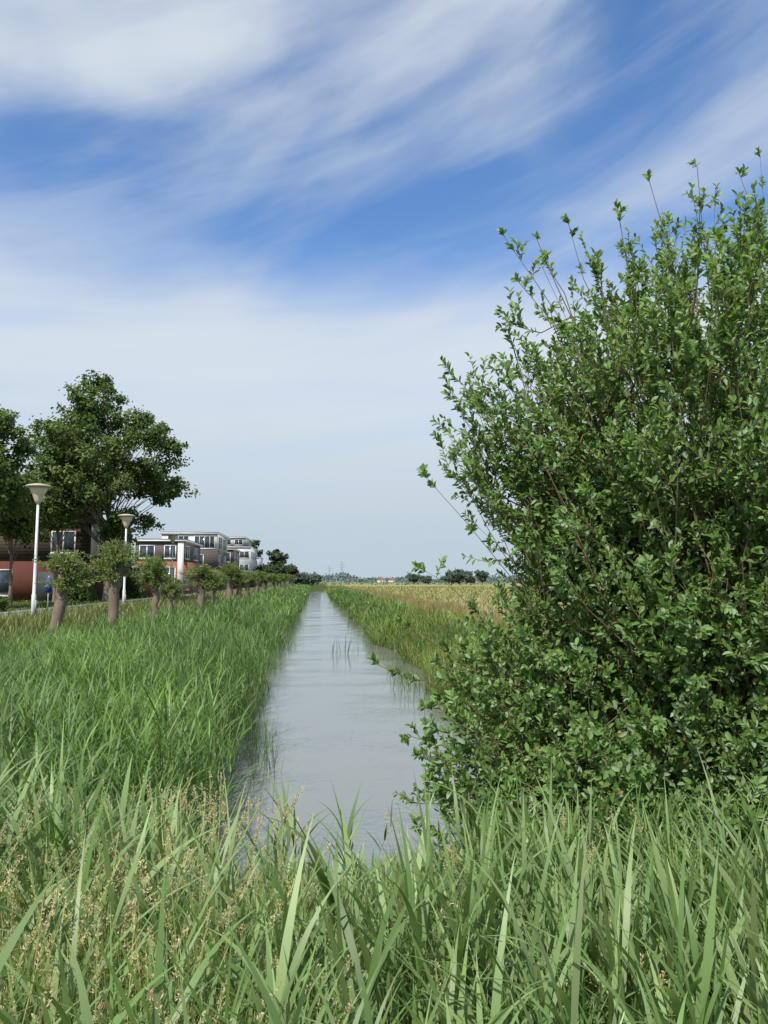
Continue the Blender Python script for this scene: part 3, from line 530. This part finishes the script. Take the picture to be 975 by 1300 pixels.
def pylon(px, d, h, label):
    x, y = pos(px, d); e = empty('power_pylon', (x, y, 1), label, 'pylon', 'electricity pylons on the horizon')
    mb = MB(); w = h*.09; r_ = .25
    segs = []
    for sx in (-1, 1):
        for sy in (-1, 1): segs.append([(sx*w, sy*w, 0), (sx*w*.25, sy*w*.25, h*.7), (sx*.3, sy*.3, h)])
    for k in range(6):
        z0, z1 = h*.7*k/6, h*.7*(k+1)/6; a0 = w*(1-.75*k/6); a1 = w*(1-.75*(k+1)/6)
        for sy in (-1, 1): segs.append([(-a0, sy*a0, z0), ((a1-a0)/2, sy*(a0+a1)/2, (z0+z1)/2), (a1, sy*a1, z1)]); segs.append([(a0, sy*a0, z0), ((a0-a1)/2, sy*(a0+a1)/2, (z0+z1)/2), (-a1, sy*a1, z1)])
    mb.tubes(np.array(segs, float), np.full((1, 3), r_), 4); mb.build('lattice_mast', M['steel'], e)
    for zf, wf_ in ((.72, .2), (.84, .26), (.95, .16)):
        mb = MB(); mb.tubes(np.array([[(-h*wf_, 0, h*zf), (0, 0, h*zf+.6), (h*wf_, 0, h*zf)]], float), np.array([[.2, .35, .2]]), 4); mb.build('cross_arm', M['steel'], e)
pylon(418, 1500, 32, 'smaller left pylon of the two on the horizon'); pylon(434, 1350, 37, 'taller right pylon of the two on the horizon')
for px, d, w_, lb in ((484, 850, 9, 'distant farmhouse with red roof, left of two on the horizon'), (497, 880, 7, 'distant farmhouse with red roof, right of two on the horizon')):
    x, y = pos(px, d); e = empty('farmhouse', (x, y, .95), lb, 'farmhouse', 'farmhouses on the horizon')
    mb = MB(); mb.box(-w_/2, w_/2, -4, 4, 0, 3); mb.build('wall', M['render'], e)
    mb = MB(); a = w_/2+.4; mb.add([(-a, -4.4, 3), (a, -4.4, 3), (a, 4.4, 3), (-a, 4.4, 3), (-a+2, 0, 6), (a-2, 0, 6)], [(0, 1, 5, 4), (2, 3, 4, 5), (3, 0, 4, 4), (1, 2, 5, 5)][:2]); mb.build('roof', M['rooftile'], e)
    mb = MB(); mb.box(-2, -1, -4.05, -4.001, 1, 2.2); mb.build('window', M['glass'], e); mb = MB(); mb.box(2, 3, -4.05, -4.001, .1, 2.2); mb.build('door', M['dark'], e)

# ------------------------------------------------------------ light
sv = Vector((-.42, -.8, 0)).normalized()*math.cos(R(50)); sv.z = math.sin(R(50))
sl = bpy.data.lights.new('sun', 'SUN'); sl.energy = 5; sl.angle = R(.5); sl.color = (1, .95, .86)
so = bpy.data.objects.new('sun', sl); col.objects.link(so); so.rotation_euler = sv.to_track_quat('Z', 'Y').to_euler()
W = bpy.data.worlds.new('World'); scn.world = W; W.use_nodes = True; N = W.node_tree.nodes; L = W.node_tree.links
bg = N['Background']; bg.inputs[1].default_value = .12
sk = N.new('ShaderNodeTexSky'); sk.sky_type = 'NISHITA'; sk.sun_disc = False; sk.sun_elevation = R(50); sk.sun_rotation = math.atan2(sv.x, sv.y); sk.ozone_density = 2.; sk.dust_density = .6
tc = N.new('ShaderNodeTexCoord'); sp = N.new('ShaderNodeSeparateXYZ'); L.new(tc.outputs['Generated'], sp.inputs[0])
def mth(op, a, b=None, c=None):
    n = N.new('ShaderNodeMath'); n.operation = op
    for i, v in enumerate((a, b, c)):
        if v is None: continue
        if isinstance(v, (int, float)): n.inputs[i].default_value = v
        else: L.new(v, n.inputs[i])
    return n.outputs[0]
def sstep(x, a, b, lo=0., hi=1.):
    n = N.new('ShaderNodeMapRange'); n.interpolation_type = 'SMOOTHSTEP'; L.new(x, n.inputs[0]); n.inputs[1].default_value = a; n.inputs[2].default_value = b; n.inputs[3].default_value = lo; n.inputs[4].default_value = hi; return n.outputs[0]
x, y, z = sp.outputs; az = mth('ARCTAN2', x, y)
cz = N.new('ShaderNodeCombineXYZ'); L.new(az, cz.inputs[0]); L.new(z, cz.inputs[1])
def noise(scale, rot, sc, detail, rough=.5, dist=0., loc=(0, 0, 0)):
    m0 = N.new('ShaderNodeMapping'); m0.inputs['Rotation'].default_value = (0, 0, rot); L.new(cz.outputs[0], m0.inputs[0])
    mp = N.new('ShaderNodeMapping'); mp.inputs['Scale'].default_value = sc; mp.inputs['Location'].default_value = loc; L.new(m0.outputs[0], mp.inputs[0])
    n = N.new('ShaderNodeTexNoise'); n.inputs['Scale'].default_value = scale; n.inputs['Detail'].default_value = detail; n.inputs['Roughness'].default_value = rough; n.inputs['Distortion'].default_value = dist
    L.new(mp.outputs[0], n.inputs['Vector']); return n.outputs['Fac']
nA = noise(2.8, R(-8), (.8, 1.5, 1), 5, .52, .3, (2, 6, 0)); nB = noise(3.8, R(-16), (.6, 2.0, 1), 5, .48, .3, (11, 3, 0)); nC = noise(3.4, R(-5), (.35, 3.4, 1), 6, .52, .3, (5, 2, 0)); nD = noise(6, R(-16), (.35, 2.2, 1), 5, .55, .4, (1, 2, 0))
s1 = mth('ADD', z, mth('MULTIPLY', az, .04)); s1 = mth('ADD', s1, mth('MULTIPLY', mth('SUBTRACT', nA, .5), .16))
veil = sstep(s1, .32, .46, 1, 0)
veil = mth('MULTIPLY', veil, sstep(nC, .32, .66, .74, 1.))
s2 = mth('SUBTRACT', z, mth('MULTIPLY', az, .17)); s2 = mth('ADD', s2, mth('MULTIPLY', mth('SUBTRACT', nB, .5), .2))
upper = mth('MULTIPLY', sstep(s2, .52, .66), mth('MULTIPLY', sstep(nB, .3, .6, .45, .85), sstep(nD, .3, .65, .72, 1)))
wis = mth('ADD', mth('MULTIPLY', sstep(nB, .4, .68), .38), mth('MULTIPLY', sstep(nD, .42, .7), .26))
D = mth('MINIMUM', mth('ADD', mth('MAXIMUM', veil, upper), mth('MULTIPLY', wis, mth('SUBTRACT', 1, mth('MAXIMUM', veil, upper)))), .95)
tint = N.new('ShaderNodeMix'); tint.data_type = 'RGBA'; tint.blend_type = 'MULTIPLY'; tint.inputs['Factor'].default_value = 1; L.new(sk.outputs[0], tint.inputs[6]); tint.inputs[7].default_value = (.95, 1.28, 1.6, 1)
hz = N.new('ShaderNodeMix'); hz.data_type = 'RGBA'; L.new(sstep(z, .0, .35), hz.inputs['Factor']); hz.inputs[6].default_value = (3.8, 4.8, 5.9, 1); L.new(tint.outputs[2], hz.inputs[7])
cc = N.new('ShaderNodeMix'); cc.data_type = 'RGBA'; L.new(sstep(z, 0, .28), cc.inputs['Factor']); cc.inputs[6].default_value = (4.3, 5.15, 5.8, 1); cc.inputs[7].default_value = (5.7, 6.3, 6.9, 1)
mx = N.new('ShaderNodeMix'); mx.data_type = 'RGBA'; L.new(D, mx.inputs['Factor']); L.new(hz.outputs[2], mx.inputs[6]); L.new(cc.outputs[2], mx.inputs[7]); L.new(mx.outputs[2], bg.inputs[0])
